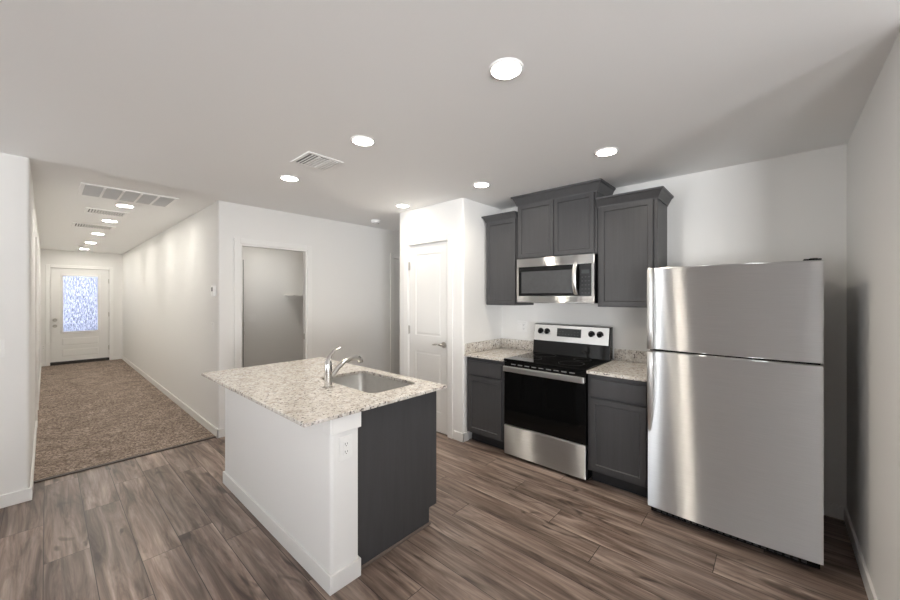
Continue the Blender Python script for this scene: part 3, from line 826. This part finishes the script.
def register(x0, x1, y0, y1, label, n):
    r = thing('ceiling_register', ((x0+x1)/2, (y0+y1)/2, H-.01), label, 'vent', 'small hallway registers')
    MB().box(x0+.01, x1-.01, y0+.01, y1-.01, H-.0025, H-.001).build('duct_shade_sheet', M['ventback'], r)
    m = MB(); f_ = .03
    m.box(x0, x0+f_, y0, y1, H-.010, H-.0005, .002).box(x1-f_, x1, y0, y1, H-.010, H-.0005, .002).box(x0+f_, x1-f_, y0, y0+f_, H-.010, H-.0005, .002).box(x0+f_, x1-f_, y1-f_, y1, H-.010, H-.0005, .002)
    m.build('frame', M['plate'], r)
    m = MB(); w_ = (x1-x0-2*f_)
    for k in range(n): blade(m, x0+f_+w_*(k+.5)/n, 0, y0+f_, y1-f_, 'y', .011)
    m.build('louvers', M['plate'], r)
register(.29, .655, 5.66, 6.00, 'small white ceiling register just past the first hallway light', 13)
register(.235, .655, 6.92, 7.32, 'small white ceiling register farther down the hallway toward the entry', 14)
def smoke(x, y, label):
    t = thing('smoke_alarm', (x, y, H-.04), label, 'smoke alarm')
    MB().lathe([(0, 0), (.035, 0), (.055, .010), (.062, .030), (.062, .0395), (0, .0395)], (x, y, H-.04), 36).build('body', M['plate'], t, 40)
    MB().lathe([(.038, -.0006), (.042, -.0006), (.042, .004), (.038, .004)], (x, y, H-.039), 36).build('vent_ring', M['grey'], t, 40)
smoke(2.86, 3.86, 'white round smoke alarm on the ceiling left of the pantry corner')
smoke(.47, 10.1, 'white round smoke alarm at the far end of the hallway ceiling')

# ------------------------------------------------------------------ switches and outlets
def plate_on(axis, sgn, pos, u, z, w_, h_, label, kind, name):
    """axis 'x': plate on a wall of constant x whose face is at pos, facing sgn"""
    t = thing(name, (pos, u, z-h_/2) if axis == 'x' else (u, pos, z-h_/2), label, 'outlet' if 'outlet' in name else ('thermostat' if kind == 'thermo' else 'light switch'))
    def bx(m, u0, u1, z0, z1, d0, d1, bev=0):
        a, b_ = pos+sgn*d0, pos+sgn*d1
        if axis == 'x': m.box(a, b_, u0, u1, z0, z1, bev)
        else: m.box(u0, u1, a, b_, z0, z1, bev)
        return m
    def gang(uc, kd):
        if kd == 'switch':
            bx(MB(), uc-.017, uc+.017, z-.033, z+.033, .0062, .010, .0015).build('rocker', M['trim'], t)
        elif kd == 'outlet':
            for dz in (-.0195, .0195):
                r = bx(MB(), uc-.0165, uc+.0165, z+dz-.0145, z+dz+.0145, .0062, .009, .001).build('receptacle', M['trim'], t)
                mm = MB()
                bx(mm, uc-.0075, uc-.0050, z+dz-.003, z+dz+.007, .0088, .0094); bx(mm, uc+.0050, uc+.0075, z+dz-.003, z+dz+.006, .0088, .0094)
                bx(mm, uc-.0025, uc+.0025, z+dz-.0105, z+dz-.0065, .0088, .0094)
                mm.build('slots', M['slot'], r)
    if kind == 'thermo':
        bx(MB(), u-w_/2, u+w_/2, z-h_/2, z+h_/2, .0003, .026, .005).build('case', M['plate'], t)
        bx(MB(), u-w_*.32, u+w_*.32, z-.005, z+h_*.32, .0262, .0268).build('screen', M['grey'], t)
        return t
    bx(MB(), u-w_/2, u+w_/2, z-h_/2, z+h_/2, .0003, .006, .002).build('cover_plate', M['cover'], t)
    if kind == 'double': gang(u+.023, 'switch'); gang(u-.023, 'outlet')
    else: gang(u, kind)
    return t
plate_on('y', -1, IY0, 1.010, .690, .075, .120, 'white duplex outlet on the end of the island half wall', 'outlet', 'wall_outlet')
plate_on('x', -1, XK, 2.052, 1.127, .118, .118, 'white double cover plate with switch and outlet above the backsplash left of the stove', 'double', 'wall_outlet')
plate_on('x', -1, XH, 4.38, 1.512, .085, .115, 'small white thermostat box on the hallway wall near the corner', 'thermo', 'thermostat')
plate_on('x', -1, XH, 4.44, 1.118, .075, .118, 'white light switch below the thermostat on the hallway corner', 'switch', 'light_switch')
plate_on('y', -1, YL, -.227, 1.095, .075, .120, 'white light switch at the left edge of the photo on the near wall', 'switch', 'light_switch')
plate_on('y', -1, 6.27, 2.215, 1.108, .118, .118, 'white light switch on the far wall of the small room through the doorway', 'switch', 'light_switch')
plate_on('y', -1, YE, -.040, .40, .065, .112, 'white outlet low on the wall left of the entry door', 'outlet', 'wall_outlet')
